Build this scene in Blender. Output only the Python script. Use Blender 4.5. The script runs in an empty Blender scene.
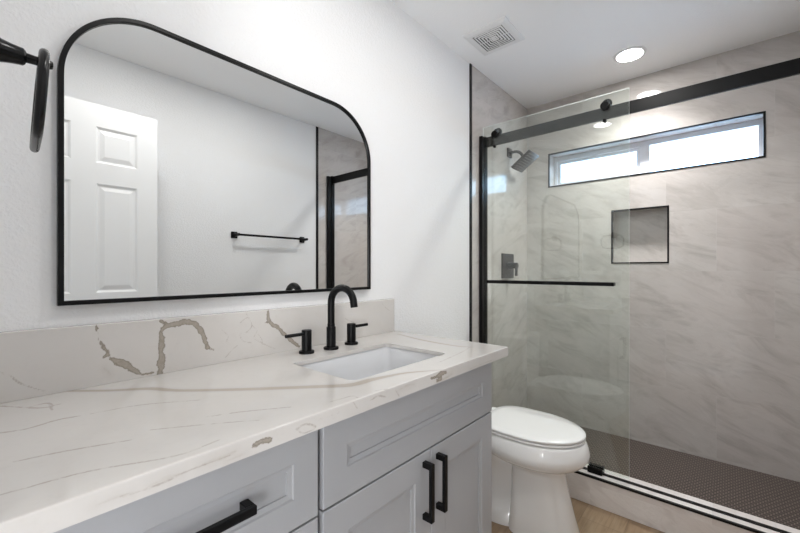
import bpy, bmesh, math, random
import numpy as np
from mathutils import Vector, Matrix
random.seed(4)
S = bpy.context.scene
COL = S.collection
PI = math.pi

# ------------------------------------------------------------------ camera
cam_d = bpy.data.cameras.new('camera')
cam = bpy.data.objects.new('camera', cam_d); COL.objects.link(cam)
FPX, YAW, CY, HC = 377.29, math.radians(41.0732), 269.87, 1.1968
cam_d.sensor_fit = 'HORIZONTAL'; cam_d.sensor_width = 36.0
cam_d.lens = FPX / 800 * 36.0
cam_d.shift_y = (CY - 266.5) / 800
cam_d.clip_start = 0.02; cam_d.clip_end = 200
cam.location = (0, 0, HC)
cam.rotation_euler = (PI/2, 0, YAW - PI/2)
S.camera = cam

# ------------------------------------------------------------------ world, exposure, lamps
SKY = (0.48, 0.71, 1.0); SKY_STRENGTH = 4.2
EXPOSURE = 0.88
P_VANITY, P_SHOWER = 10.0, 44.0        # lens strengths of the recessed lamps, built at the end
def area_lamp(name, shape, sx, sy, watts, col, loc, rot):
    d = bpy.data.lights.new(name, 'AREA'); d.shape = shape; d.size = sx; d.size_y = sy; d.energy = watts; d.color = col
    o = bpy.data.objects.new(name, d); COL.objects.link(o); o.location = loc; o.rotation_euler = rot
for lx, ly, lw in ((1.25, .36, 3.6), (.55, .26, 2.7)):      # unseen fill lamps added at the ceiling to brighten the room
    area_lamp('added_ceiling_fill', 'DISK', .14, .14, lw, (1, .985, .965), (lx, ly, 2.435), (0, 0, 0))
sd_ = bpy.data.lights.new('shower_downlight_beam', 'SPOT'); sd_.energy = 38.0; sd_.spot_size = math.radians(130); sd_.spot_blend = 1.0; sd_.shadow_soft_size = .05; sd_.color = (1, .985, .965)
so = bpy.data.objects.new('shower_downlight_beam', sd_); COL.objects.link(so); so.location = (2.512, .431, 2.42)      # beam of the recessed light over the shower
area_lamp('added_hall_fill', 'RECTANGLE', 0.62, 1.0, 22.0, (.98, .99, 1.0), (-1.26, -.62, 1.05), (PI/2, 0, -PI/2 + math.radians(32)))  # unseen fill panel added in the hall to brighten cabinets, toilet and tile
S.view_settings.view_transform = 'Standard'
S.view_settings.look = 'None'
S.view_settings.gamma = 1
S.view_settings.use_curve_mapping = False
S.view_settings.exposure = EXPOSURE
w = bpy.data.worlds.new('sky'); S.world = w; w.use_nodes = True
bg = w.node_tree.nodes['Background']
bg.inputs[0].default_value = (*SKY, 1); bg.inputs[1].default_value = SKY_STRENGTH
S.cycles.max_bounces = 14; S.cycles.diffuse_bounces = 7; S.cycles.glossy_bounces = 8
S.cycles.transparent_max_bounces = 16
S.cycles.sample_clamp_indirect = 6.0

# ------------------------------------------------------------------ key dimensions
D = 1.1774          # mirror wall
W = -0.374          # opposite wall
CEIL = 2.44
XW = 0.0            # west wall (with the doorway the camera looks through)
XT = 2.0            # where the shower tile starts
XB = 2.8414         # window wall
TILE = 0.012
CT = 0.915          # counter top height

# ------------------------------------------------------------------ materials
def mat(name, color=(.8,.8,.8), rough=.5, metal=0.0, spec=.5, coat=0.0):
    m = bpy.data.materials.new(name); m.use_nodes = True
    b = m.node_tree.nodes['Principled BSDF']
    b.inputs['Base Color'].default_value = (*color, 1)
    b.inputs['Roughness'].default_value = rough
    b.inputs['Metallic'].default_value = metal
    b.inputs['Specular IOR Level'].default_value = spec
    b.inputs['Coat Weight'].default_value = coat
    return m
class NT:
    """small helper for node graphs"""
    def __init__(s, m): s.m = m; s.t = m.node_tree; s.n = s.t.nodes; s.l = s.t.links; s.b = s.n.get('Principled BSDF')
    def node(s, kind, **kw):
        x = s.n.new(kind)
        for k, v in kw.items(): setattr(x, k, v)
        return x
    def link(s, a, b): s.l.new(a, b)
    def put(s, sock, v):
        if hasattr(v, 'is_output'): s.link(v, sock)
        else: sock.default_value = v
    def math(s, op, a, b=None, c=None, clamp=False):
        x = s.node('ShaderNodeMath', operation=op, use_clamp=clamp)
        s.put(x.inputs[0], a)
        if b is not None: s.put(x.inputs[1], b)
        if c is not None: s.put(x.inputs[2], c)
        return x.outputs[0]
    def obj(s):
        return s.node('ShaderNodeTexCoord').outputs['Object']
    def mapping(s, vec, scale=(1,1,1), rot=(0,0,0), loc=(0,0,0)):
        x = s.node('ShaderNodeMapping'); s.link(vec, x.inputs[0])
        x.inputs['Scale'].default_value = scale; x.inputs['Rotation'].default_value = rot; x.inputs['Location'].default_value = loc
        return x.outputs[0]
    def noise(s, vec, scale=5, detail=4, rough=.5, dist=0.0):
        x = s.node('ShaderNodeTexNoise'); s.link(vec, x.inputs['Vector'])
        x.inputs['Scale'].default_value = scale; x.inputs['Detail'].default_value = detail
        x.inputs['Roughness'].default_value = rough; x.inputs['Distortion'].default_value = dist
        return x.outputs['Fac']
    def ramp(s, fac, stops):
        x = s.node('ShaderNodeValToRGB'); s.link(fac, x.inputs[0]); e = x.color_ramp.elements
        while len(e) < len(stops): e.new(.5)
        for k, (p, c) in zip(e, stops): k.position = p; k.color = (*c, 1) if len(c) == 3 else c
        return x.outputs[0]
    def mix(s, fac, a, b, mode='MIX'):
        x = s.node('ShaderNodeMix', data_type='RGBA', blend_type=mode)
        s.put(x.inputs[0], fac); s.put(x.inputs[6], (*a, 1) if isinstance(a, tuple) else a); s.put(x.inputs[7], (*b, 1) if isinstance(b, tuple) else b)
        return x.outputs[2]
    def smooth(s, v, lo, hi):
        x = s.node('ShaderNodeMapRange', interpolation_type='SMOOTHSTEP'); s.put(x.inputs[0], v)
        x.inputs[1].default_value = lo; x.inputs[2].default_value = hi
        return x.outputs[0]
    def bump(s, h, strength=.2, dist=.01):
        x = s.node('ShaderNodeBump'); s.link(h, x.inputs['Height'])
        x.inputs['Strength'].default_value = strength; x.inputs['Distance'].default_value = dist
        s.link(x.outputs[0], s.b.inputs['Normal'])
    def color(s, c): s.link(c, s.b.inputs['Base Color'])
    def rough(s, r): s.put(s.b.inputs['Roughness'], r)

def wall_paint(name, col, strength=.25):
    m = mat(name, col, .55, spec=.35); g = NT(m); o = g.obj()
    n1 = g.noise(o, 150, 3, .55); n2 = g.noise(o, 75, 2, .5)
    h = g.math('ADD', g.smooth(n1, .42, .66), g.math('MULTIPLY', g.smooth(n2, .45, .6), .8))
    g.bump(h, strength, .0022)
    return m
M_WALL = wall_paint('white textured wall paint', (.80, .80, .805), .2)
M_CEIL = wall_paint('white ceiling paint', (.93, .93, .93), .15)
M_BLACK = mat('matte black metal', (.005, .005, .0055), .38, 0.0, .16)
M_BLACK2 = mat('black powder coated aluminium', (.004, .004, .0045), .34, 0.0, .18)
M_TRIM = mat('black edge trim', (.004, .004, .0045), .35, 0.0, .25)
M_BRONZE = mat('dark bronze metal', (.045, .042, .045), .32, .6)
M_TOWEL = mat('dark satin metal', (.006, .006, .0065), .25, .1, .3)
M_GREY = mat('grey cabinet paint', (.375, .379, .393), .38, spec=.4)
M_GAP = mat('shadowed cabinet carcass', (.20, .20, .21), .6)
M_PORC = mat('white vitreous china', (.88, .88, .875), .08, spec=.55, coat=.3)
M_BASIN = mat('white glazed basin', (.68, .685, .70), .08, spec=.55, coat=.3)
M_SEAT = mat('white toilet seat plastic', (.86, .86, .855), .22)
M_DOOR = mat('white door paint', (.84, .84, .84), .38)
M_PLASTIC = mat('white plastic', (.80, .80, .80), .4)
M_DARK = mat('dark duct', (.02, .02, .02), .8)
M_VINYL = mat('white window vinyl', (.75, .77, .82), .35)
M_CHROME = mat('chrome', (.75, .75, .76), .12, 1.0)
M_HALL = mat('hall paint', (.80, .79, .78), .6)
M_MIRROR = mat('silvered mirror glass', (.86, .87, .865), .0, 1.0)

def thin_glass(name, tint, edge=False):
    m = bpy.data.materials.new(name); m.use_nodes = True; g = NT(m)
    g.n.remove(g.b); out = g.n['Material Output']
    lw = g.node('ShaderNodeLayerWeight'); lw.inputs[0].default_value = .5
    fr = g.math('MULTIPLY_ADD', g.math('POWER', lw.outputs['Facing'], 5.0), .95, .052, True)
    tr = g.node('ShaderNodeBsdfTransparent'); tr.inputs[0].default_value = (*tint, 1)
    gl = g.node('ShaderNodeBsdfGlossy'); gl.inputs['Roughness'].default_value = 0.0; gl.inputs['Color'].default_value = (1,1,1,1)
    mx = g.node('ShaderNodeMixShader'); g.link(fr, mx.inputs[0]); g.link(tr.outputs[0], mx.inputs[1]); g.link(gl.outputs[0], mx.inputs[2])
    g.link(mx.outputs[0], out.inputs[0])
    return m
M_GLASS = thin_glass('clear shower glass', (.968, .998, .978))
M_PANE = thin_glass('window pane glass', (.97, .985, .99))
M_GEDGE = mat('painted glass edge highlight', (.88, .93, .91), .2, spec=.8)
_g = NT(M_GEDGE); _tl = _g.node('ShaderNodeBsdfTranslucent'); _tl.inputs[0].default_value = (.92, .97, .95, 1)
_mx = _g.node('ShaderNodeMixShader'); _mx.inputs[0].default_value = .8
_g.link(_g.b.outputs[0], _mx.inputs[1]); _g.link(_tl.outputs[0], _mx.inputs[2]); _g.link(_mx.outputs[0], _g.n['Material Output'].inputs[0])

def emit(name, col, strength):
    m = bpy.data.materials.new(name); m.use_nodes = True; g = NT(m)
    g.n.remove(g.b); e = g.node('ShaderNodeEmission'); e.inputs[0].default_value = (*col, 1); e.inputs[1].default_value = strength
    g.link(e.outputs[0], g.n['Material Output'].inputs[0]); return m

def stone_tile(name, axis, c0=(.505, .478, .457), c1=(.36, .332, .312), c2=(.57, .543, .522), grout=True):
    """large stone-look porcelain tiles, 0.72 x 0.36, a third offset; axis: which object axis runs along the wall"""
    m = mat(name, c0, .10, spec=.5); g = NT(m); o = g.obj()
    sep = g.node('ShaderNodeSeparateXYZ'); g.link(o, sep.inputs[0])
    u = sep.outputs[axis]; v = sep.outputs[2]
    rowf = g.math('DIVIDE', g.math('SUBTRACT', v, .83), .36)
    row = g.math('FLOOR', rowf)
    uu = g.math('DIVIDE', g.math('ADD', u, g.math('MULTIPLY_ADD', row, -.24, .186)), .72)
    colm = g.math('FLOOR', uu)
    fu = g.math('MULTIPLY', g.math('FRACT', uu), .72); fv = g.math('MULTIPLY', g.math('FRACT', rowf), .36)
    du = g.math('MINIMUM', fu, g.math('SUBTRACT', .72, fu)); dv = g.math('MINIMUM', fv, g.math('SUBTRACT', .36, fv))
    dg = g.math('MINIMUM', du, dv)
    cid = g.node('ShaderNodeCombineXYZ'); g.link(row, cid.inputs[0]); g.link(colm, cid.inputs[1])
    wn = g.node('ShaderNodeTexWhiteNoise', noise_dimensions='3D'); g.link(cid.outputs[0], wn.inputs['Vector'])
    off = g.node('ShaderNodeVectorMath', operation='SCALE'); g.link(wn.outputs['Color'], off.inputs[0]); off.inputs['Scale'].default_value = 7.0
    p2 = g.node('ShaderNodeCombineXYZ'); g.link(u, p2.inputs[0]); g.link(v, p2.inputs[1])
    pv = g.node('ShaderNodeVectorMath', operation='ADD'); g.link(p2.outputs[0], pv.inputs[0]); g.link(off.outputs[0], pv.inputs[1])
    # streaks that fall across the tile on a slant
    q = g.mapping(pv.outputs[0], (1,1,1), (0,0,math.radians(-24)))
    st = g.mapping(q, (1.5, 4.6, 1))
    n1 = g.noise(st, 1.5, 9, .66, 1.9)
    n2 = g.noise(g.mapping(q, (1.0, 2.2, 1)), 3.2, 6, .6, .6)
    n3 = g.noise(g.mapping(q, (3, 22, 1)), 3.0, 5, .65, .6)
    c = g.mix(g.smooth(n2, .30, .72), c0, c2)
    c = g.mix(g.math('MULTIPLY', g.smooth(n1, .44, .74), .70), c, c1)
    c = g.mix(g.math('MULTIPLY', g.smooth(n3, .54, .78), .34), c, c1)
    hair = g.math('ABSOLUTE', g.math('SUBTRACT', n1, .47))
    c = g.mix(g.math('MULTIPLY', g.math('SUBTRACT', 1.0, g.smooth(hair, 0.0, .014)), .28), c, (.60, .58, .56))
    big = g.noise(g.mapping(pv.outputs[0], (1,1,1)), 1.3, 3, .5)
    c = g.mix(g.math('MULTIPLY', g.smooth(big, .35, .7), .20), c, (.50, .43, .41))
    if grout: c = g.mix(g.math('MULTIPLY', g.math('SUBTRACT', 1.0, g.smooth(dg, .0006, .0016)), .55), c, (.56, .545, .53))
    g.color(c)
    g.rough(g.math('MULTIPLY_ADD', n2, .06, .05))
    return m
M_TILEX = stone_tile('grey stone look tile', 0)
M_TILEY = stone_tile('grey stone look tile facing the room', 1)
M_CURB = stone_tile('pale stone curb', 1, (.80, .765, .75), (.64, .605, .59), (.84, .82, .81), False)

def mosaic():
    m = mat('dark penny mosaic', (.05,.04,.035), .35); g = NT(m)
    P = .0205
    o = g.mapping(g.obj(), (1/P, 1/P, 1))
    def cell(ox, oy):
        sep = g.node('ShaderNodeSeparateXYZ'); g.link(o, sep.inputs[0])
        ax = g.math('SUBTRACT', g.math('FLOORED_MODULO', g.math('ADD', sep.outputs[0], ox), math.sqrt(3)), math.sqrt(3)/2)
        ay = g.math('SUBTRACT', g.math('FLOORED_MODULO', g.math('ADD', sep.outputs[1], oy), 1.0), .5)
        return g.math('SQRT', g.math('ADD', g.math('MULTIPLY', ax, ax), g.math('MULTIPLY', ay, ay)))
    d = g.math('MINIMUM', cell(20, 20), cell(20 + math.sqrt(3)/2, 20.5))
    f = g.smooth(d, .455, .515)
    n = g.noise(g.obj(), 60, 2)
    pen = g.mix(n, (.022, .015, .012), (.052, .038, .032))
    g.color(g.mix(f, pen, (.36, .295, .26)))
    g.rough(g.math('MULTIPLY_ADD', f, .4, .3))
    g.bump(g.math('SUBTRACT', 1.0, f), .25, .002)
    return m
M_MOSAIC = mosaic()

def wood():
    m = mat('oak plank flooring', (.3,.2,.12), .42); g = NT(m); o = g.obj()
    br = g.node('ShaderNodeTexBrick'); g.link(o, br.inputs['Vector'])
    br.inputs['Scale'].default_value = 1.0; br.inputs['Brick Width'].default_value = 1.2; br.inputs['Row Height'].default_value = .18
    br.inputs['Mortar Size'].default_value = .0012; br.inputs['Color1'].default_value = (.30,.205,.125,1); br.inputs['Color2'].default_value = (.40,.285,.18,1)
    br.inputs['Mortar'].default_value = (.22,.15,.095,1); br.offset = .37
    n = g.noise(g.mapping(o, (1.6, 26, 1)), 3.2, 8, .62, .8); n2 = g.noise(g.mapping(o, (1, 5, 1)), 4, 4, .5, .4)
    c = g.mix(g.math('MULTIPLY', g.smooth(n, .42, .72), .55), br.outputs[0], (.20,.13,.075))
    c = g.mix(g.math('MULTIPLY', g.smooth(n2, .45, .75), .35), c, (.50,.38,.26))
    g.color(c); return m
M_WOOD = wood()

def quartz():
    """white quartz; vein_wide / vein_thin hold the distance to the vein edge, in metres"""
    m = mat('white quartz with taupe veins', (.80,.775,.755), .14, spec=.5); g = NT(m); o = g.obj()
    def at(nm):
        a = g.node('ShaderNodeAttribute'); a.attribute_type = 'GEOMETRY'; a.attribute_name = nm; return a.outputs['Fac']
    n1 = g.noise(o, 55, 5, .6); n2 = g.noise(o, 130, 4, .65); n0 = g.noise(o, 3.0, 4, .5, .5)
    base = g.mix(g.smooth(n0, .3, .75), (.63,.605,.58), (.575,.55,.525))
    base = g.mix(g.math('MULTIPLY', g.smooth(n1, .5, .8), .14), base, (.47,.44,.42))
    soft = at('vein_soft'); wide = at('vein_wide'); thin = at('vein_thin')
    wob = g.math('MULTIPLY_ADD', n1, .018, -.009)
    wob2 = g.math('MULTIPLY_ADD', n2, .004, -.002)
    s = g.math('ADD', soft, wob2)
    fs = g.math('SUBTRACT', 1.0, g.smooth(s, -.006, .0025))
    c = g.mix(g.math('MULTIPLY', fs, .75), base, (.40,.35,.285))
    halo = g.math('SUBTRACT', 1.0, g.smooth(soft, -.002, .016))
    c = g.mix(g.math('MULTIPLY', halo, .16), c, (.42,.38,.355))
    wd = g.math('ADD', g.math('ADD', wide, wob), wob2)
    fw = g.math('SUBTRACT', 1.0, g.smooth(wd, -.0015, .0012))
    vein = g.mix(n2, (.235,.195,.150), (.44,.40,.345))
    rim = g.math('MULTIPLY', fw, g.math('SUBTRACT', 1.0, g.smooth(g.math('ABSOLUTE', g.math('ADD', wd, .0015)), .0, .0026)))
    vein = g.mix(g.math('MULTIPLY', rim, .6), vein, (.16,.13,.10))
    c = g.mix(g.math('MULTIPLY', fw, .90), c, vein)
    t = g.math('ADD', thin, wob2)
    ft = g.math('MULTIPLY', g.math('SUBTRACT', 1.0, g.smooth(t, -.0006, .0016)), g.smooth(n1, .30, .52))
    c = g.mix(g.math('MULTIPLY', ft, .5), c, (.30,.25,.21))
    g.color(c); return m
M_QUARTZ = quartz()

# ------------------------------------------------------------------ mesh helpers
def link(name, bm, m, parent=None, smooth=None, kind=None):
    me = bpy.data.meshes.new(name); bmesh.ops.recalc_face_normals(bm, faces=bm.faces[:]); bm.to_mesh(me); bm.free()
    for x in (m if isinstance(m, (list, tuple)) else [m]): me.materials.append(x)
    o = bpy.data.objects.new(name, me); COL.objects.link(o)
    if parent: o.parent = parent
    if smooth is not None:
        for p in me.polygons: p.use_smooth = True
        try: me.set_sharp_from_angle(angle=math.radians(smooth))
        except Exception: pass
    if kind: o['kind'] = kind
    return o
def struct(name, bm, m, parent=None, smooth=None): return link(name, bm, m, parent, smooth, 'structure')
def tag(o, label, cat, group=None):
    o['label'] = label; o['category'] = cat
    if group: o['group'] = group
    return o
def thing(name, label, cat, loc, group=None):
    o = bpy.data.objects.new(name, None); COL.objects.link(o); o.location = loc; o.empty_display_size = .05
    o['_base'] = 1; del o['_base']
    return tag(o, label, cat, group)
def local(parts, root):
    """parts were modelled in room coordinates: move them into the thing's own frame"""
    for p in parts:
        if p.type == 'MESH': p.data.transform(Matrix.Translation(-Vector(root.location)))
def box(bm, x0, x1, y0, y1, z0, z1, bev=0.0, seg=2, mi=0):
    r = bmesh.ops.create_cube(bm, size=1.0)
    vs = r['verts']
    for v in vs: v.co = Vector(((x0+x1)/2 + v.co.x*(x1-x0), (y0+y1)/2 + v.co.y*(y1-y0), (z0+z1)/2 + v.co.z*(z1-z0)))
    fs = {f for v in vs for f in v.link_faces}
    for f in fs: f.material_index = mi
    if bev > 0:
        es = list({e for v in vs for e in v.link_edges})
        bmesh.ops.bevel(bm, geom=es, offset=bev, segments=seg, affect='EDGES', profile=.5)
    return vs
def Bx(*a, **k): bm = bmesh.new(); box(bm, *a, **k); return bm
def ring_faces(bm, rings, close=True, cap0=True, cap1=True, mi=0):
    vs = [[bm.verts.new(p) for p in r] for r in rings]
    n = len(vs[0])
    for a, b in zip(vs, vs[1:]):
        for i in range(n if close else n-1):
            j = (i+1) % n
            f = bm.faces.new((a[i], a[j], b[j], b[i])); f.material_index = mi
    if cap0: bm.faces.new(vs[0][::-1]).material_index = mi
    if cap1: bm.faces.new(vs[-1]).material_index = mi
    return vs
def tube(bm, pts, r, n=16, up=Vector((0,0,1)), closed=False, sx=1.0):
    pts = [Vector(p) for p in pts]; rings = []
    N = len(pts); nrm = None
    for i, p in enumerate(pts):
        if closed: t = (pts[(i+1) % N] - pts[i-1]).normalized()
        else: t = (pts[min(i+1, N-1)] - pts[max(i-1, 0)]).normalized()
        if nrm is None:
            a = up if abs(t.dot(up)) < .95 else Vector((1,0,0))
            nrm = (a - t*a.dot(t)).normalized()
        else: nrm = (nrm - t*nrm.dot(t)).normalized()
        b = t.cross(nrm); rr = r[i] if isinstance(r, (list, tuple)) else r
        rings.append([p + nrm*math.cos(2*PI*k/n)*rr*sx + b*math.sin(2*PI*k/n)*rr for k in range(n)])
    if closed:
        vs = [[bm.verts.new(p) for p in q] for q in rings]
        for i in range(N):
            a, b = vs[i], vs[(i+1) % N]
            for k in range(n): bm.faces.new((a[k], a[(k+1) % n], b[(k+1) % n], b[k]))
    else: ring_faces(bm, rings)
def lathe(bm, prof, base, axis, n=32, mi=0):
    """prof: list of (radius, height along axis)"""
    ax = Vector(axis).normalized(); a = Vector((1,0,0)) if abs(ax.x) < .9 else Vector((0,1,0))
    u = (a - ax*a.dot(ax)).normalized(); v = ax.cross(u); b = Vector(base)
    rings = [[b + ax*h + (u*math.cos(2*PI*k/n) + v*math.sin(2*PI*k/n))*max(r, 1e-4) for k in range(n)] for r, h in prof]
    ring_faces(bm, rings, mi=mi)
def rrect(cx, cy, hx, hy, r, n=8):
    out = []
    for sx, sy, a0 in ((1,1,0), (-1,1,PI/2), (-1,-1,PI), (1,-1,3*PI/2)):
        for k in range(n+1):
            a = a0 + PI/2*k/n
            out.append((cx + sx*(hx-r) + r*math.cos(a), cy + sy*(hy-r) + r*math.sin(a)))
    return out
def face_with_holes(bm, us, vs, holes, P, mi=0):
    """a flat sheet on a grid of break lines with rectangular holes; P maps (u,v) to a point"""
    cache = {}
    def V(i, j):
        if (i, j) not in cache: cache[(i, j)] = bm.verts.new(P(us[i], vs[j]))
        return cache[(i, j)]
    for i in range(len(us)-1):
        for j in range(len(vs)-1):
            cu, cv = (us[i]+us[i+1])/2, (vs[j]+vs[j+1])/2
            if any(a < cu < b and c < cv < d for a, b, c, d in holes): continue
            bm.faces.new((V(i,j), V(i+1,j), V(i+1,j+1), V(i,j+1))).material_index = mi

# ------------------------------------------------------------------ the room shell
struct('floor', Bx(XW-.02, 2.10, W, D, -.05, 0), M_WOOD)
struct('ceiling', Bx(-.12, XB+.25, W-.12, D+.12, CEIL, CEIL+.1), M_CEIL)
struct('wall_left', Bx(-.12, XT, D, D+.12, 0, CEIL), M_WALL)           # the vanity wall
struct('wall_right', Bx(-.12, XT, W-.12, W, 0, CEIL), M_WALL)          # seen in the mirror
# doorway wall: the camera stands in its opening
DY0, DY1, DH = -.125, .600, 2.06
bm = bmesh.new()
box(bm, -.12, XW, DY1, D, 0, CEIL); box(bm, -.12, XW, W, DY0, 0, CEIL); box(bm, -.12, XW, DY0, DY1, DH, CEIL)
struct('wall_front', bm, M_WALL)
# the hall behind the doorway
bm = bmesh.new()
box(bm, -1.3, -.12, -.95, 1.35, -.05, 0); box(bm, -1.3, -.12, -.95, 1.35, CEIL, CEIL+.08)
box(bm, -1.38, -1.3, -.95, 1.35, 0, CEIL); box(bm, -1.3, -.12, -1.03, -.95, 0, CEIL); box(bm, -1.3, -.12, 1.35, 1.43, 0, CEIL)
box(bm, -.14, -.12, D+.12, 1.35, 0, CEIL); box(bm, -.14, -.12, -.95, W-.12, 0, CEIL)
struct('wall_hall', bm, M_HALL)

# shower: tiled walls, window and niche openings
WY0, WY1, WZ0, WZ1 = -.150, 1.0117, 1.8073, 2.0567
NY0, NY1, NZ0, NZ1 = .2784, .594, 1.2387, 1.5939
DEPTH_W, DEPTH_N = .125, .09
bm = bmesh.new()
ys = sorted([W-.12, NY0, NY1, WY0, WY1, D+.12]); zs = sorted([0, NZ0, NZ1, WZ0, WZ1, CEIL])
face_with_holes(bm, ys, zs, [(NY0, NY1, NZ0, NZ1), (WY0, WY1, WZ0, WZ1)], lambda a, b: (XB, a, b))
face_with_holes(bm, ys, zs, [(WY0, WY1, WZ0, WZ1)], lambda a, b: (XB+.22, a, b))
def reveal(bm, y0, y1, z0, z1, x0, x1, back):
    q = [(y0,z0),(y1,z0),(y1,z1),(y0,z1)]
    for i in range(4):
        (a,b),(c,d) = q[i], q[(i+1)%4]
        bm.faces.new([bm.verts.new(p) for p in ((x0,a,b),(x0,c,d),(x1,c,d),(x1,a,b))])
    if back: bm.faces.new([bm.verts.new((x1,a,b)) for a, b in q])
reveal(bm, WY0, WY1, WZ0, WZ1, XB, XB+.22, False)
reveal(bm, NY0, NY1, NZ0, NZ1, XB, XB+DEPTH_N, True)
bmesh.ops.remove_doubles(bm, verts=bm.verts[:], dist=1e-5)
struct('wall_back', bm, M_TILEY)
struct('wall_shower_left', Bx(XT, XB, D-.002, D+.12, 0, CEIL), M_TILEX)
struct('wall_shower_right', Bx(XT, XB, W-.12, W+.002, 0, CEIL), M_TILEX)
struct('trim_1', Bx(XT-.013, XT+.009, D-.006, D+.01, 0, CEIL-.001), M_TRIM)
struct('trim_2', Bx(XT-.013, XT+.009, W-.01, W+.006, 0, CEIL-.001), M_TRIM)
def rect_trim(name, y0, y1, z0, z1, t):
    bm = bmesh.new(); x0, x1 = XB-.003, XB+.012
    box(bm, x0, x1, y0-.001, y0+t, z0-.001, z1+.001); box(bm, x0, x1, y1-t, y1+.001, z0-.001, z1+.001)
    box(bm, x0, x1, y0+t, y1-t, z0-.001, z0+t); box(bm, x0, x1, y0+t, y1-t, z1-t, z1+.001)
    return struct(name, bm, M_TRIM)
rect_trim('trim_3', WY0, WY1, WZ0, WZ1, .0085)
rect_trim('trim_4', NY0, NY1, NZ0, NZ1, .0085)
ZS = .094
struct('floor_shower', Bx(2.20, XB, W, D, -.05, ZS), M_MOSAIC)
# curb with black edge trim
XC0, XC1, ZC = 2.087, 2.209, .147
struct('trim_curb', Bx(XC0, XC1, W, D, 0, ZC, bev=.0015, seg=1), M_CURB)
struct('trim_5', Bx(XC0-.004, XC0+.009, W, D-.001, ZC-.009, ZC+.0015, bev=.001, seg=1), M_TRIM)

# the window: vinyl frame with a slider, a mullion and two panes
wx0, wx1 = XB+DEPTH_W, XB+DEPTH_W+.07
bm = bmesh.new(); f = .034
box(bm, wx0, wx1, WY0, WY1, WZ1-f, WZ1, .002); box(bm, wx0, wx1, WY0, WY1, WZ0, WZ0+.030, .002)
box(bm, wx0, wx1, WY0, WY0+.022, WZ0+.030, WZ1-f, .002); box(bm, wx0, wx1, WY1-.022, WY1, WZ0+.030, WZ1-f, .002)
win = struct('window_1', bm, M_VINYL)
struct('window_mullion', Bx(wx0-.004, wx1-.02, .395, .448, WZ0+.030, WZ1-f, .002), M_VINYL, win)
bm = bmesh.new(); a, b, c, d = .448, WY1-.022, WZ0+.030, WZ1-f; s = .022
box(bm, wx0+.012, wx0+.04, a, b, d-s, d, .0015); box(bm, wx0+.012, wx0+.04, a, b, c, c+s, .0015)
box(bm, wx0+.012, wx0+.04, a, a+s, c+s, d-s, .0015); box(bm, wx0+.012, wx0+.04, b-s, b, c+s, d-s, .0015)
struct('window_sash', bm, M_VINYL, win)
struct('window_pane', Bx(wx0+.024, wx0+.028, a+s, b-s, c+s, d-s), M_PANE, win)
struct('window_pane', Bx(wx0+.044, wx0+.048, WY0+.022, .395, c, d), M_PANE, win)

# the white panelled door, standing open along the opposite wall
DX0, DX1, DYF, DZ1 = .004, .706, -.110, 2.045
def raised_panels(bm, x0, x1, z0, z1, y, rects, dirn):
    """front sheet of a moulded door: each panel sinks, then rises to a flat field"""
    us = sorted({x0, x1, *[r[0] for r in rects], *[r[1] for r in rects]}); vs = sorted({z0, z1, *[r[2] for r in rects], *[r[3] for r in rects]})
    face_with_holes(bm, us, vs, rects, lambda u, v: (u, y, v))
    for a, b, c, d in rects:
        def q(i, dep): return [(a+i, y-dirn*dep, c+i), (b-i, y-dirn*dep, c+i), (b-i, y-dirn*dep, d-i), (a+i, y-dirn*dep, d-i)]
        ring_faces(bm, [q(0,0), q(.010,.008), q(.016,.008), q(.036,.001)], cap0=False, cap1=True)
bm = bmesh.new()
cols = [(DX0+.095, .334), (.432, .611)]
rows = [(.25, .90), (1.08, 1.64), (1.745, 1.93)]
raised_panels(bm, DX0, DX1, .012, DZ1, DYF, [(a,b,c,d) for a,b in cols for c,d in rows], 1)
box(bm, DX0, DX1, DYF-.035, DYF-.009, .012, DZ1)
for q in (((DX0,DX1),(.012,.012)), ((DX0,DX1),(DZ1,DZ1))):
    (a,b),(z,_) = q; bm.faces.new([bm.verts.new(p) for p in ((a,DYF,z),(b,DYF,z),(b,DYF-.01,z),(a,DYF-.01,z))])
for x in (DX0, DX1): bm.faces.new([bm.verts.new(p) for p in ((x,DYF,.012),(x,DYF,DZ1),(x,DYF-.01,DZ1),(x,DYF-.01,.012))])
struct('door_1', bm, M_DOOR)
bm = bmesh.new()   # jamb lining of the doorway
box(bm, -.12, XW, DY1-.0, DY1+.002, 0, DH); box(bm, -.12, XW, DY0-.002, DY0, 0, DH); box(bm, -.12, XW, DY0, DY1, DH-.002, DH)
struct('trim_door', bm, M_DOOR)

# ------------------------------------------------------------------ quartz slabs with veins
def segdist(P, poly):
    """distance of points P (n,2) to a polyline with a half width at each point, minus that width"""
    best = np.full(len(P), 9.0)
    for (x0,y0,w0), (x1,y1,w1) in zip(poly, poly[1:]):
        a = np.array([x0,y0]); d = np.array([x1-x0, y1-y0]); L = d@d + 1e-12
        t = np.clip(((P-a)@d)/L, 0, 1)
        q = P - (a + t[:,None]*d)
        best = np.minimum(best, np.hypot(q[:,0], q[:,1]) - (w0 + (w1-w0)*t))
    return best
def flow(poly):
    """a smooth curve through the surveyed points"""
    P = [np.array(p) for p in poly]; P = [2*P[0]-P[1]] + P + [2*P[-1]-P[-2]]; out = []
    for a, b, c, d in zip(P, P[1:], P[2:], P[3:]):
        for t in (0, .25, .5, .75):
            q = .5*(2*b + (c-a)*t + (2*a-5*b+4*c-d)*t*t + (3*b-a-3*c+d)*t**3); q[2] = max(q[2], .0002); out.append(tuple(q))
    return out + [tuple(P[-2])]
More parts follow.
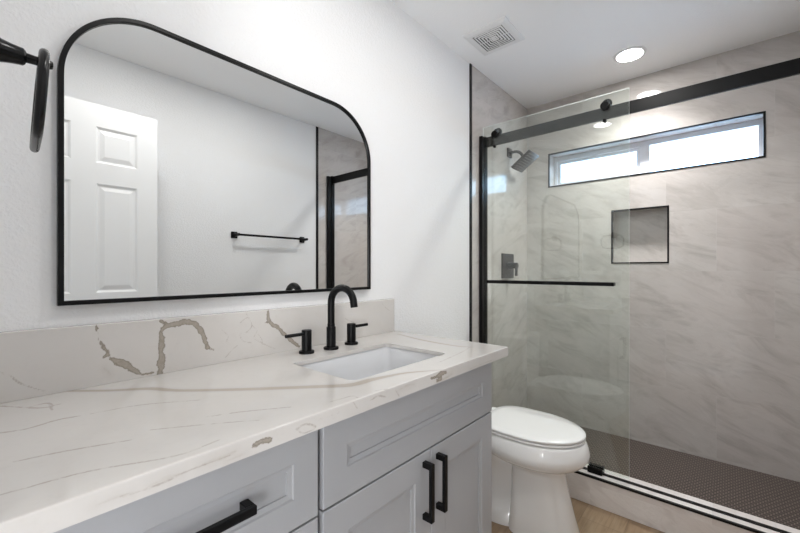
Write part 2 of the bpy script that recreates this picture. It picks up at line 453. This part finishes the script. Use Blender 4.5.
def veins(me, planes):
    """planes: list of (mask of vertices, 2D coordinates, {'wide': [...], 'soft': [...], 'thin': [...]})"""
    n = len(me.vertices)
    for nm in ('wide', 'soft', 'thin'):
        out = np.full(n, .2, dtype=np.float32)
        for mask, uv, vv in planes:
            for poly in vv.get(nm, []):
                dd = segdist(uv, flow(poly)); out[mask] = np.minimum(out[mask], dd)
        me.attributes.new('vein_'+nm, 'FLOAT', 'POINT').data.foreach_set('value', out)
_F = np.array([math.cos(YAW), math.sin(YAW), 0]); _R = np.array([math.sin(YAW), -math.cos(YAW), 0]); _C = np.array([0,0,HC])
def survey(ax, val, pts):
    """points surveyed on the photograph, taken to the plane they lie on: (px, py, half width in mm)"""
    out = []
    for px, py, w_ in pts:
        d_ = _F + _R*(px-400)/FPX + np.array([0,0,1])*(CY-py)/FPX
        q = _C + d_*(val-_C[ax])/d_[ax]
        k = [i for i in range(3) if i != ax]
        out.append((q[k[0]], q[k[1]], w_/1000))
    return out
CX0, CX1, CY0, CY1 = .003, 1.3015, .6098, D-.001
CTH = .033
SX, SY, SHX, SHY, SR = .853, .856, .212, .140, .022       # sink opening
top = lambda *p: survey(2, CT, [(a, b, c*3.0) for a, b, c in p])
frt = lambda *p: survey(1, CY0, p)
bsp = lambda *p: survey(1, D-.021, p)
V_top = {'soft': [top((40,394,1.5),(54,391.3,2.5),(110,390.5,3),(150,388.6,4),(180,390.5,3.5),(243,389.3,4),(312,386.8,4.5),(350,385,5),(372,379.5,4.5),(389,376,3.5),(405,373,2.5),(430,370.8,1.5),(442,370,1)),
                  top((398,334,1.5),(422,340,2.5),(455,345.8,2),(470,347,1))],
         'thin': [top((0,433,1),(26,429,.8),(57,420,1),(79,416,.8)), top((26,408,.6),(48,403,.9),(52,410,.6)), top((13,462,.5),(66,451,.7),(131,440,.5)),
                  top((0,495,.5),(90,471,.5),(175,456,.6),(219,440,.5)), top((206,417,.5),(240,412,.6),(290,407,.5)), top((0,406,.8),(40,408,.8),(60,404,.5)),
                  top((90,414,.4),(140,405,.5),(200,400,.4)), top((330,402,.4),(352,396,.6),(358,398,.4)), top((150,430,.4),(210,424,.5),(260,420,.3)), top((375,391,.5),(392,388,.4)), top((440,362,.5),(462,352,.5),(470,347,.4))]}
V_frt = {'wide': [frt((248,449.5,1),(256,444.5,4),(264,441,5.5),(271,438.5,3)), frt((431,378.5,2),(437,376.5,5),(441,374,6.5),(446,372,4)), frt((437,381,4),(441,378,5))],
         'soft': [frt((200,466,1),(212,461,2.2),(224,457,2.8),(236,451,2)), frt((150,486,.8),(166,478,1.8),(182,474,1.2)), frt((226,462,.6),(238,456,1.6),(246,453,.8)), frt((96,506,.6),(116,497,1.6),(130,494,.8)), frt((398,391,.8),(406,386,2),(414,384,.8)), frt((436,383,1.5),(444,379,3),(452,374,1))],
         'thin': [frt((120,497,.8),(160,484,1),(190,470,.8),(230,455,.8)), frt((296,429,1),(306,424,1.4),(316,427,1),(304,433,.8),(296,429,.8)), frt((352,400,.8),(357,408,.8)), frt((395,389,.9),(399,396,.8)), frt((470,369,.5),(492,360,.5)), frt((370,401,1),(378,396,1.5),(386,397,.8)), frt((318,420,.5),(340,412,.6))]}
V_bsp = {'wide': [bsp((96,325,1.6),(97,333,1.5),(99.5,341,2),(105,349,4),(108,354,4.5),(103,358,2)),
                  bsp((110,359,3),(118,361,8),(126,364.5,9),(135,370.5,6),(142,374.5,4),(152,372.5,4)),
                  bsp((160,373.5,8),(161.5,362,8.5),(161,350,8),(162,340,7),(161.5,332,5),(166,326,6),(175,324,7),(188,322,8),(197,326,8),(202,333,7),(205,341,6.5),(208,348,6)),
                  bsp((161,321,3),(168,324,3)), bsp((206,347,4),(213,350,2)),
                  bsp((268,310.6,3.5),(268.5,318,5),(272,324,6.5),(279,328.5,6.5),(285,335,6.5),(292,341,6),(299,346.5,5)), bsp((268,322,3),(265,323,1.5))],
         'soft': [bsp((104,368,1.2),(108,371.5,1.5),(110,375,1))],
         'thin': [bsp((0,372,1.3),(12,377,1.3),(18,382,1.6),(30,387,1.2),(45,391,1)), bsp((14,379,2),(18,382,2)),
                  bsp((240,323,.9),(247,318,.7),(252,325,1),(247,332,.9),(240,334,.8),(243,341,1),(252,343,.8)), bsp((252,325,.7),(257,331,.9),(254,338,.8),(262,343,1),(268,346,.8),(276,349,.7)), bsp((246,313,.8),(249,318,.8)), bsp((258,334,.8),(262,340,.9),(262,347,.8)), bsp((238,345,.7),(232,350,.7),(225,358,.8)),
                  bsp((382,303.5,1),(386,308,1.1),(391.5,312,.9)), bsp((344,318,.8),(351,321.5,1.1),(358,323,.8)), bsp((326,304,.8),(330,307,.8)), bsp((222,330,.6),(228,336,.7),(226,342,.6))]}
# countertop: one sheet that turns over the front edge
st = .0042
xs = np.arange(CX0, CX1 + 1e-6, (CX1-CX0)/round((CX1-CX0)/st))
prof = [(y, CT, 0) for y in np.linspace(CY1, CY0+.0022, 135)] + [(CY0+.0022-.0022*math.sin(a), CT-.0022+.0022*math.cos(a), 1) for a in (PI/6, PI/3, PI/2)] + [(CY0, z, 2) for z in np.linspace(CT-.005, CT-CTH, 9)]
bm = bmesh.new()
G = [[bm.verts.new((x, y, z)) for (y, z, k) in prof] for x in xs]
def sd(x, y):
    qx, qy = abs(x-SX)-(SHX-SR), abs(y-SY)-(SHY-SR)
    return math.hypot(max(qx,0), max(qy,0)) + min(max(qx,qy),0) - SR
inside = {}
for i, x in enumerate(xs):
    for j, (y, z, k) in enumerate(prof): inside[(i,j)] = (k == 0 and sd(x, y) < -.0005)
snap = set()
for i in range(len(xs)-1):
    for j in range(len(prof)-1):
        c4 = [(i,j),(i+1,j),(i+1,j+1),(i,j+1)]; ins = [inside[c] for c in c4]
        if all(ins): continue
        if any(ins): snap.update(c for c in c4 if inside[c])
        bm.faces.new([G[a][b] for a, b in c4])
for (i, j) in snap:
    v = G[i][j]; x, y = v.co.x, v.co.y; e = 1e-5
    s0 = sd(x, y); gx = (sd(x+e, y)-s0)/e; gy = (sd(x, y+e)-s0)/e; L = math.hypot(gx, gy) or 1
    v.co.x -= s0*gx/L; v.co.y -= s0*gy/L
for v in [v for v in bm.verts if not v.link_faces]: bm.verts.remove(v)
bm.edges.ensure_lookup_table()
hole = [e for e in bm.edges if e.is_boundary and all(abs(sd(v.co.x, v.co.y)) < .006 and v.co.z > CT-1e-4 for v in e.verts)]
r = bmesh.ops.extrude_edge_only(bm, edges=hole)
for v in [g for g in r['geom'] if isinstance(g, bmesh.types.BMVert)]: v.co.z = CT-.013
# ends, back and underside
ye = np.linspace(CY1, CY0, 140)
for xx in (CX0, CX1):
    bm.faces.new([bm.verts.new((xx, y, z)) for (y, z, k) in prof] + [bm.verts.new((xx, CY1, CT-CTH))])
bm.faces.new([bm.verts.new(p) for p in ((CX0,CY0,CT-CTH),(CX1,CY0,CT-CTH),(CX1,SY-SHY-.03,CT-CTH),(CX0,SY-SHY-.03,CT-CTH))])
bm.faces.new([bm.verts.new(p) for p in ((CX0,CY1,CT-CTH),(CX1,CY1,CT-CTH),(CX1,CY1,CT),(CX0,CY1,CT))])
ct = link('countertop', bm, M_QUARTZ, smooth=35)
me = ct.data; co = np.empty(len(me.vertices)*3); me.vertices.foreach_get('co', co); co = co.reshape(-1, 3)
mt = co[:,2] > CT-.0015; mf = ~mt & (co[:,1] < CY0+.006)
veins(me, [(mt, co[mt][:,:2], V_top), (mf, co[mf][:,[0,2]], V_frt)])
tag(ct, 'white quartz countertop with taupe veins on the grey cabinets', 'countertop')
# backsplash
BZ = 1.064; bx1 = 1.287
bm = bmesh.new()
xs2 = np.linspace(CX0, bx1, 330); zs2 = list(np.linspace(CT+.0005, BZ-.0015, 40))
profb = [(D-.021, z) for z in zs2] + [(D-.0195, BZ), (D-.001, BZ)]
G = [[bm.verts.new((x, y, z)) for (y, z) in profb] for x in xs2]
for i in range(len(xs2)-1):
    for j in range(len(profb)-1): bm.faces.new((G[i][j], G[i+1][j], G[i+1][j+1], G[i][j+1]))
for i in (0, len(xs2)-1): bm.faces.new([bm.verts.new(v.co) for v in G[i]] + [bm.verts.new((xs2[i], D-.001, CT+.0005))])
bs = link('backsplash', bm, M_QUARTZ)
me = bs.data; co = np.empty(len(me.vertices)*3); me.vertices.foreach_get('co', co); co = co.reshape(-1, 3)
mb = co[:,1] < D-.018
veins(me, [(mb, co[mb][:,[0,2]], V_bsp)])
tag(bs, 'low white quartz backsplash with brown veins under the mirror', 'backsplash')

# ------------------------------------------------------------------ undermount sink
root = thing('sink', 'white rectangular undermount basin set into the quartz countertop', 'sink', (SX, SY, CT-.0136))
rings = []
for (dx, dz, rr) in ((.020, -.0136, .03), (.004, -.0136, .026), (.002, -.018, .026), (-.004, -.09, .035), (-.014, -.135, .05), (-.035, -.158, .07), (-.075, -.168, .06), (-.115, -.171, .02)):
    rings.append([(x, y, CT+dz) for x, y in rrect(SX, SY, SHX+dx, SHY+dx, rr, 8)])
bm = bmesh.new(); ring_faces(bm, rings, cap0=False)
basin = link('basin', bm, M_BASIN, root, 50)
bm = bmesh.new(); lathe(bm, [(.022, 0), (.022, .003), (.016, .004), (.014, .002), (.002, .001)], (SX, SY+.01, CT-.1712), (0,0,1), 24)
drain = link('drain', bm, M_BLACK, root, 40)
local([basin, drain], root)

# ------------------------------------------------------------------ faucet
FX, FY = .852, 1.068
root = thing('faucet', 'matte black widespread faucet with curved spout behind the sink', 'faucet', (FX, FY, CT))
bm = bmesh.new()
lathe(bm, [(.0265, 0), (.0265, .006), (.025, .008), (.0165, .008), (.0165, .078), (.015, .080), (.0135, .080), (.0135, .09)], (FX, FY, CT+.0003), (0,0,1))
base = link('spout_base', bm, M_BLACK, root, 40)
R = .054; zt = 1.080
ang = math.radians(-112)
dx, dy = .10, -math.sqrt(1-.10**2)
pts = [(FX, FY, CT+.08), (FX, FY, CT+.11), (FX, FY, zt)]
for k in range(1, 25):
    a = PI*.965*k/24; pts.append((FX + dx*R*(1-math.cos(a)), FY + dy*R*(1-math.cos(a)), zt + R*math.sin(a)))
p = Vector(pts[-1]); t = (p - Vector(pts[-2])).normalized(); pts.append(tuple(p + t*.017))
bm = bmesh.new(); tube(bm, pts, .0125, 20, up=Vector((1,0,0)))
spout = link('spout', bm, M_BLACK, root, 40)
local([base, spout], root)
def faucet_handle(x, y, sgn, ln):
    bm = bmesh.new(); lathe(bm, [(.0255, 0), (.0255, .006), (.024, .008), (.0168, .008), (.0168, .076), (.016, .078), (.001, .078)], (x, y, CT+.0003), (0,0,1))
    h = link('handle', bm, M_BLACK, root, 40)
    bm = bmesh.new(); tube(bm, [(x, y, CT+.066), (x+sgn*.03, y-.004, CT+.0665), (x+sgn*ln, y-.010, CT+.068)], .0058, 12)
    lv = link('lever', bm, M_BLACK, h, 40)
    local([h, lv], root)
faucet_handle(.757, 1.08, -1, .086); faucet_handle(.958, 1.08, 1, .074)

# ------------------------------------------------------------------ cabinets
YF = .645           # front of the doors
ZT = CT-CTH         # cabinet top
def shaker(bm, x0, x1, z0, z1, rail, y=YF, th=.019):
    def q(i, dep, ri=rail): return [(x0+i, y+dep, z0+i), (x1-i, y+dep, z0+i), (x1-i, y+dep, z1-i), (x0+i, y+dep, z1-i)]
    rings = [q(0, th), q(0, .0015), q(.0015, 0), q(rail, 0), q(rail+.0025, .0035), q(rail+.0125, .0050), q(rail+.0128, .0085)]
    ring_faces(bm, rings, cap0=True, cap1=True)
def pull_v(bm, x, z0, z1):
    box(bm, x-.0075, x+.0075, YF-.032, YF-.022, z0, z1, .0012)
    for a, b in ((z0, z0+.016), (z1-.016, z1)): box(bm, x-.0075, x+.0075, YF-.0225, YF+.001, a, b, .0012)
def pull_h(bm, x0, x1, z):
    box(bm, x0, x1, YF-.032, YF-.022, z-.0075, z+.0075, .0012)
    for a, b in ((x0, x0+.016), (x1-.016, x1)): box(bm, a, b, YF-.0225, YF+.001, z-.0075, z+.0075, .0012)
XG0, XG1, XE = .4805, .494, 1.245
# sink cabinet
root = thing('sink_cabinet', 'grey shaker sink cabinet with two doors beside the toilet', 'cabinet', ((XG1+XE)/2, .9, 0))
bm = bmesh.new()
box(bm, XG1-.006, XG1+.012, YF+.0195, D-.002, .09, ZT-.0005); box(bm, XE-.018, XE, YF+.0195, D-.002, .09, ZT-.0005)   # sides
box(bm, XG1+.012, XE-.018, YF+.0195, D-.002, .09, .108); box(bm, XG1+.012, XE-.018, D-.010, D-.002, .108, ZT-.0005)   # bottom, back
box(bm, XG1+.012, XE-.018, YF+.0195, YF+.0385, .66, .72); box(bm, XG1+.012, XE-.018, YF+.0195, YF+.0385, ZT-.04, ZT-.0005)  # rails
box(bm, XG1-.006, XE, YF+.075, YF+.09, 0, .09)     # toe kick
parts = [link('cabinet_body', bm, M_GREY, root)]
bm = bmesh.new(); shaker(bm, XG1, XE-.001, .6885, ZT-.010, .066); parts.append(link('false_front', bm, M_GREY, root))
XS = .8755
for x0, x1, xh in ((XG1, XS-.0012, .843), (XS+.0012, XE-.001, .907)):
    bm = bmesh.new(); shaker(bm, x0, x1, .105, .6835, .070); dd = link('door', bm, M_GREY, root); parts.append(dd)
    bm = bmesh.new(); pull_v(bm, xh, .499, .660); hh = link('handle', bm, M_BLACK, dd); hh['label'] = 'black bar handle'; parts.append(hh)
local(parts, root)
# drawer cabinet
root = thing('drawer_cabinet', 'grey drawer cabinet at the near left end of the vanity', 'cabinet', (.245, .9, 0))
bm = bmesh.new(); X0 = .006
box(bm, X0, X0+.018, YF+.0195, D-.002, .09, ZT-.0005); box(bm, XG0-.012, XG0+.0065, YF+.0195, D-.002, .09, ZT-.0005)
box(bm, X0+.018, XG0-.012, YF+.0195, D-.002, .09, .108); box(bm, X0+.018, XG0-.012, D-.010, D-.002, .108, ZT-.0005)
box(bm, X0+.018, XG0-.012, YF+.0195, YF+.0385, .66, .72); box(bm, X0+.018, XG0-.012, YF+.0195, YF+.0385, ZT-.04, ZT-.0005)
box(bm, X0, XG0+.0065, YF+.075, YF+.09, 0, .09)
parts = [link('cabinet_body', bm, M_GREY, root)]
for z0, z1 in ((.6855, ZT-.010), (.400, .6805), (.105, .395)):
    bm = bmesh.new(); shaker(bm, X0+.004, XG0, z0, z1, .058); dd = link('drawer', bm, M_GREY, root); parts.append(dd)
    bm = bmesh.new(); pull_h(bm, .160, .329, (z0+z1)/2+.004); hh = link('handle', bm, M_BLACK, dd); hh['label'] = 'black bar handle'; parts.append(hh)
local(parts, root)

# ------------------------------------------------------------------ wall mirror
MX0, MX1, MZ0, MZ1, MR = .1365, 1.1365, 1.1140, 1.851, .200
def arch(x0, x1, z0, z1, r, y, n=24):
    out = [(x0, y, z0), (x1, y, z0)]
    for k in range(n+1): a = PI/2*k/n; out.append((x1-r+r*math.cos(a), y, z1-r+r*math.sin(a)))
    for k in range(n+1): a = PI/2 + PI/2*k/n; out.append((x0+r+r*math.cos(a), y, z1-r+r*math.sin(a)))
    return out
root = thing('wall_mirror', 'large black framed mirror with rounded top corners above the backsplash', 'mirror', ((MX0+MX1)/2, D, MZ0))
bm = bmesh.new(); t = .0108
A = lambda i, y: arch(MX0+i, MX1-i, MZ0+i, MZ1-i, MR-i, y)
ring_faces(bm, [A(t, D-.004), A(t, D-.0205), A(t-.001, D-.0215), A(.001, D-.0215), A(0, D-.0205), A(0, D-.0015)], cap0=False, cap1=True)
fr = link('frame', bm, M_BLACK2, root, 40); fr['label'] = 'thin black metal frame'
bm = bmesh.new(); ring_faces(bm, [A(t-.001, D-.0150), A(t-.001, D-.004)])
gl = link('mirror_glass', bm, M_MIRROR, root)
local([fr, gl], root)

# ------------------------------------------------------------------ towel ring on the end wall
root = thing('towel_ring', 'black towel ring on a flared post left of the mirror', 'towel ring', (XW, .87, 1.545))
ya, za = .870, 1.545
bm = bmesh.new()
lathe(bm, [(.031, 0), (.031, .005), (.029, .012), (.0225, .024), (.0175, .036), (.0150, .047), (.0138, .056), (.0136, .060), (.0110, .0625), (.0078, .064), (.0072, .074), (.0075, .092), (.006, .096), (.001, .097)], (XW, ya, za), (1, 0, 0), 24)
post = link('post', bm, M_TOWEL, root, 35)
bm = bmesh.new(); pts = []
hw, zt_, zb = .098, za-.006, 1.410
for u, v in rrect(0, (zt_+zb)/2, hw, (zt_-zb)/2, .052, 8):
    lean = (v - zt_)*.06
    pts.append((.083 + lean + u*.055, ya + u, v))
tube(bm, pts, .0065, 12, up=Vector((1,0,0)), closed=True)
rg = link('ring', bm, M_TOWEL, root, 40)
local([post, rg], root)

# ------------------------------------------------------------------ towel bar on the opposite wall
root = thing('towel_bar', 'straight black towel bar on the white wall seen in the mirror', 'towel bar', (1.555, W, 1.45))
zb = 1.449; yb = W+.066
bm = bmesh.new(); tube(bm, [(1.262, yb, zb), (1.850, yb, zb)], .008, 14)
parts = [link('bar', bm, M_BLACK, root, 40)]
for x in (1.268, 1.842):
    bm = bmesh.new(); box(bm, x-.024, x+.024, W, W+.010, zb-.024, zb+.024, .006, 3); lathe(bm, [(.019, .009), (.0115, .03), (.0105, .066), (.0105, .078), (.001, .079)], (x, W, zb), (0, 1, 0), 20)
    parts.append(link('bracket', bm, M_BLACK, root, 40))
local(parts, root)

# ------------------------------------------------------------------ toilet
TX = 1.745
def egg(cy, lf, lb, hw, z, ef=2.0, eb=2.0, n=48, cx=TX):
    out = []
    for k in range(n):
        a = 2*PI*k/n; c, s_ = math.cos(a), math.sin(a); e = ef if c > 0 else eb; L = lf if c > 0 else lb
        y = cy - L*math.copysign(abs(c)**(2/e), c); x = cx + hw*math.copysign(abs(s_)**(2/e), s_)
        out.append((x, y, z))
    return out
root = thing('toilet', 'white elongated toilet with closed lid between vanity and shower', 'toilet', (TX, .8, 0))
bm = bmesh.new()
secs = [  # z, centre y, front, back, half width, front exponent, back exponent
    (0.000, .70, .212, .085, .115, 2.6, 3.4), (.012, .70, .214, .085, .117, 2.6, 3.4), (.10, .70, .188, .080, .106, 2.5, 3.2), (.20, .70, .164, .078, .095, 2.4, 3.0),
    (.280, .70, .150, .085, .087, 2.3, 2.6), (.302, .70, .154, .11, .093, 2.2, 2.4), (.316, .70, .172, .16, .117, 2.1, 2.3), (.330, .70, .204, .20, .149, 2.05, 2.3), (.350, .70, .231, .225, .176, 2.05, 2.3), (.374, .70, .248, .24, .190, 2.05, 2.4),
    (.396, .70, .250, .245, .191, 2.05, 2.6), (.422, .70, .242, .243, .184, 2.05, 2.8), (.439, .70, .235, .240, .178, 2.05, 2.8), (.445, .70, .230, .238, .174, 2.05, 2.8)]
ring_faces(bm, [egg(c, lf, lb, hw, z, a, b) for z, c, lf, lb, hw, a, b in secs])
# rear trapway and foot, running back under the tank
rear = [(0, .93, .20, .21, .106), (.045, .93, .20, .21, .106), (.062, .93, .19, .20, .092), (.10, .93, .20, .20, .066), (.20, .93, .20, .20, .062), (.28, .93, .20, .20, .085), (.34, .95, .20, .20, .13), (.405, .95, .18, .20, .135), (.443, .95, .17, .20, .13)]
ring_faces(bm, [egg(c, lf, lb, hw, z, 3, 4) for z, c, lf, lb, hw in rear])
parts = [link('bowl', bm, M_PORC, root, 60)]
bm = bmesh.new()
def slab(z0, z1, g, r=.004):
    return [egg(.70, .232+g+d, .218+g+d, .177+g+d, z, 1.98, 3.6) for z, d in ((z0, -r), (z0+r, 0), (z1-r, 0), (z1, -r))]
ring_faces(bm, slab(.4495, .4605, .001)); parts.append(link('seat', bm, M_SEAT, root, 50))
bm = bmesh.new()
rr = slab(.464, .4765, .002)
rr.append(egg(.70, .20, .186, .145, .479, 1.98, 3.6)); rr.append(egg(.70, .10, .09, .07, .480, 2.05, 2.9))
ring_faces(bm, rr); parts.append(link('lid', bm, M_SEAT, root, 50))
for s_ in (-1, 1):
    bm = bmesh.new(); box(bm, TX+s_*.07-.02, TX+s_*.07+.02, .905, .945, .446, .472, .006, 3)
    parts.append(link('hinge', bm, M_SEAT, root, 50))
bm = bmesh.new()
tk = lambda z, g: [(x, y, z) for x, y in rrect(TX, 1.086, .158+g, .079+g*.3, .03)]
ring_faces(bm, [tk(.441, -.012), tk(.48, -.006), tk(.72, 0)]); parts.append(link('tank', bm, M_PORC, root, 50))
bm = bmesh.new(); ring_faces(bm, [tk(.7205, .002), tk(.728, .006), tk(.745, .006), tk(.752, -.002)]); parts.append(link('tank_lid', bm, M_PORC, root, 50))
for s_ in (-1, 1):
    bm = bmesh.new(); lathe(bm, [(.014, 0), (.014, .008), (.009, .018), (.001, .021)], (TX+s_*.088, .97, .058), (0,0,1), 16)
    parts.append(link('bolt_cap', bm, M_SEAT, root, 50))
local(parts, root)

# ------------------------------------------------------------------ shower door, rail and jambs
XR = 2.159; RZ0, RZ1 = 1.9704, 2.0327
root = thing('shower_door_frame', 'black overhead rail and side jambs around the shower opening', 'shower frame', (XR, (D+W)/2, ZC))
parts = []
parts.append(link('rail', Bx(XR-.0065, XR+.0065, W+.003, D-.003, RZ0, RZ1, .001, 1), M_BLACK2, root))
for y0, y1, nm in ((D-.024, D-.0025, 'side_jamb'), (W+.0025, W+.024, 'side_jamb')):
    bm = bmesh.new(); box(bm, 2.098, 2.1315, y0, y1, ZC+.0005, RZ1-.004, .001, 1); box(bm, 2.1435, 2.176, y0+.004 if y0 > 0 else y0, y1 if y0 > 0 else y1-.004, ZC+.0005, RZ0-.001)
    parts.append(link(nm, bm, M_BLACK2, root))
    ym = D-.012 if y0 > 0 else W+.012
    parts.append(link('rail_bracket', Bx(XR-.0145, XR+.018, ym-.0095, ym+.0095, RZ0-.006, RZ1+.006, .003), M_BLACK2, root))
bm = bmesh.new(); box(bm, 2.133, 2.158, W+.003, D-.003, ZC+.0003, ZC+.003, .001, 1); parts.append(link('bottom_track', bm, M_TRIM, root))
bm = bmesh.new(); box(bm, 2.118, 2.131, .485, .555, ZC+.0003, ZC+.032, .003); box(bm, 2.1445, 2.172, .485, .555, ZC+.006, ZC+.032, .003); box(bm, 2.118, 2.172, .485, .555, ZC+.0003, ZC+.010, .003); parts.append(link('floor_guide', bm, M_BLACK2, root))
local(parts, root)

XGL0, XGL1 = 2.1325, 2.1425
GY0, GY1, GZ0, GZ1 = .369, 1.166, .168, 2.091
root = thing('shower_door', 'clear frameless glass sliding door hung on black rollers', 'shower door', (2.1375, (GY0+GY1)/2, GZ0))
bm = bmesh.new()
face = lambda pts, mi: setattr(bm.faces.new([bm.verts.new(p) for p in pts]), 'material_index', mi)
for x in (XGL0, XGL1): face(((x,GY0,GZ0),(x,GY1,GZ0),(x,GY1,GZ1),(x,GY0,GZ1)), 0)
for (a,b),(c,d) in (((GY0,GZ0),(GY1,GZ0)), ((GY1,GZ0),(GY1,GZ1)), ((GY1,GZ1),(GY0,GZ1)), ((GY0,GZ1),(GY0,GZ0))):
    k = .0028      # pale arris strips paint the bright edge highlights, clear band between
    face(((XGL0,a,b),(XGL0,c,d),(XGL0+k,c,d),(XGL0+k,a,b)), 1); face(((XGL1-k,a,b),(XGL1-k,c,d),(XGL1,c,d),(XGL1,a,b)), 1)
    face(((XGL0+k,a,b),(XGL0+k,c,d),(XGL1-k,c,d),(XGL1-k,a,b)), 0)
bmesh.ops.remove_doubles(bm, verts=bm.verts[:], dist=1e-5)
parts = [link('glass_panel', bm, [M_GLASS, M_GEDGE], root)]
for y in (.476, 1.085):
    bm = bmesh.new(); lathe(bm, [(.001, 0), (.0182, 0), (.0200, .002), (.0200, .012), (.010, .012), (.010, .019)], (XGL0-.012, y, 2.031), (1,0,0), 28)
    lathe(bm, [(.010, 0), (.010, .030), (.024, .030), (.024, .042), (.001, .042)], (XGL1, y, RZ1+.024), (1,0,0), 28)
    ro = link('roller', bm, M_BLACK2, root, 40); parts.append(ro)
    bm = bmesh.new(); lathe(bm, [(.001, 0), (.008, 0), (.009, .001), (.009, .008), (.005, .008), (.005, .016)], (XGL0-.008, y, 1.955), (1,0,0), 18)
    parts.append(link('roller_stop', bm, M_BLACK2, root, 40))
bm = bmesh.new(); zb = 1.1255
box(bm, 2.076, 2.091, .424, 1.112, zb-.0095, zb+.0095, .002)
for y in (.436, 1.09): box(bm, 2.0905, XGL0, y-.009, y+.009, zb-.008, zb+.008, .002)
parts.append(link('handle_bar', bm, M_BLACK, root))
local(parts, root)

# ------------------------------------------------------------------ shower head and valve
root = thing('showerhead', 'square tilted shower head on a short curved arm', 'shower head', (2.520, D-.002, 2.022))
bm = bmesh.new(); box(bm, 2.489, 2.551, D-.014, D-.002, 1.992, 2.054, .002)
parts = [link('flange', bm, M_BRONZE, root)]
pts = [(2.520, D-.012, 2.023), (2.520, D-.045, 2.024)]
for k in range(1, 11): a = math.radians(68)*k/10; pts.append((2.520, D-.045-.062*math.sin(a), 2.024-.062*(1-math.cos(a))))
pts.append((2.520, pts[-1][1]-.010, pts[-1][2]-.022))
bm = bmesh.new(); tube(bm, pts, .0105, 14, up=Vector((1,0,0))); parts.append(link('arm', bm, M_BRONZE, root, 40))
end = Vector(pts[-1])
bm = bmesh.new(); box(bm, -.079, .079, -.079, .079, -.009, .009, .003)
lathe(bm, [(.020, .007), (.018, .020), (.013, .026)], (0,0,0), (0,0,1), 20)
T = Matrix.Translation(end + Vector((0, -.010, -.022))) @ Matrix.Rotation(math.radians(-36), 4, 'X')
bm.transform(T); hd = link('head', bm, M_BRONZE, root, 40); parts.append(hd)
bm = bmesh.new()
for i in range(8):
    for j in range(8): lathe(bm, [(.0032, -.0088), (.0028, -.0108), (.001, -.011)], (-.063+.018*i, -.063+.018*j, 0), (0,0,1), 6)
bm.transform(T); nz = link('nozzle_face', bm, M_CHROME, hd); nz['kind'] = 'stuff'; parts.append(nz)
local(parts, root)

root = thing('shower_valve', 'square dark valve plate with lever below the shower head', 'shower valve', (2.494, D-.002, 1.225))
bm = bmesh.new(); box(bm, 2.405, 2.583, D-.012, D-.002, 1.138, 1.310, .002); parts = [link('plate', bm, M_BRONZE, root)]
bm = bmesh.new(); lathe(bm, [(.026, .010), (.025, .046), (.021, .047), (.021, .078), (.001, .079)], (2.494, D, 1.226), (0,-1,0), 24); parts.append(link('knob', bm, M_BRONZE, root, 40))
bm = bmesh.new(); box(bm, 2.486, 2.502, D-.078, D-.062, 1.155, 1.222, .003); parts.append(link('lever', bm, M_BRONZE, root))
local(parts, root)

# ------------------------------------------------------------------ ceiling things
VX0, VX1, VY0, VY1 = 1.728, 1.968, .822, 1.068
root = thing('ceiling_vent', 'square white exhaust fan grille with concentric slots on the ceiling', 'vent', ((VX0+VX1)/2, (VY0+VY1)/2, CEIL))
cx, cy = (VX0+VX1)/2, (VY0+VY1)/2; h0 = (VX1-VX0)/2
def sq(h, z): return [(cx-h, cy-h, z), (cx+h, cy-h, z), (cx+h, cy+h, z), (cx-h, cy+h, z)]
def frame_ring(bm, ho, hi, z0, z1): ring_faces(bm, [sq(hi, z1), sq(hi, z0), sq(ho, z0), sq(ho+.002, z1)], cap0=False, cap1=False)
bm = bmesh.new(); hi = .084
ring_faces(bm, [sq(hi, CEIL-.002), sq(hi, CEIL-.012), sq(h0-.018, CEIL-.012), sq(h0, CEIL-.006), sq(h0, CEIL-.0003)], cap0=False, cap1=False)
parts = [link('grille_frame', bm, M_PLASTIC, root)]
bm = bmesh.new(); ring_faces(bm, [sq(hi, CEIL-.0086), sq(hi, CEIL-.0005)]); parts.append(link('duct_backing', bm, M_DARK, root))
bm = bmesh.new(); pit = .0142
for k in range(5):
    ho = hi - .0070 - k*pit; frame_ring(bm, ho, ho-.0066, CEIL-.0112, CEIL-.0095)
box(bm, cx-.011, cx+.011, cy-.011, cy+.011, CEIL-.0112, CEIL-.0095)
box(bm, cx-hi, cx+hi, cy-.0015, cy+.0015, CEIL-.0108, CEIL-.0088); box(bm, cx-.0015, cx+.0015, cy-hi, cy+hi, CEIL-.0108, CEIL-.0088)
parts.append(link('grille', bm, M_PLASTIC, root)); local(parts, root)

def downlight(name, label, x, y, r, strength, col, cat='ceiling light'):
    root = thing(name, label, cat, (x, y, CEIL))
    bm = bmesh.new(); lathe(bm, [(r+.016, 0), (r+.015, .004), (r+.001, .007), (r, .003)], (x, y, CEIL-.0003), (0,0,-1), 40)
    a = link('trim_ring', bm, M_PLASTIC, root, 40)
    bm = bmesh.new(); lathe(bm, [(r-.001, .0012), (r-.001, .0042), (r*.5, .0052), (.001, .0055)], (x, y, CEIL), (0,0,-1), 40)
    b = link('lens', bm, emit(name+' glow', col, strength), root, 60)
    local([a, b], root)
downlight('recessed_light', 'round recessed light in the ceiling over the shower', 2.512, .431, .066, P_SHOWER, (1, .98, .95))
downlight('recessed_light', 'bright ceiling light reflected in the glass below the right roller', .71, .815, .066, P_VANITY, (1, .985, .965))
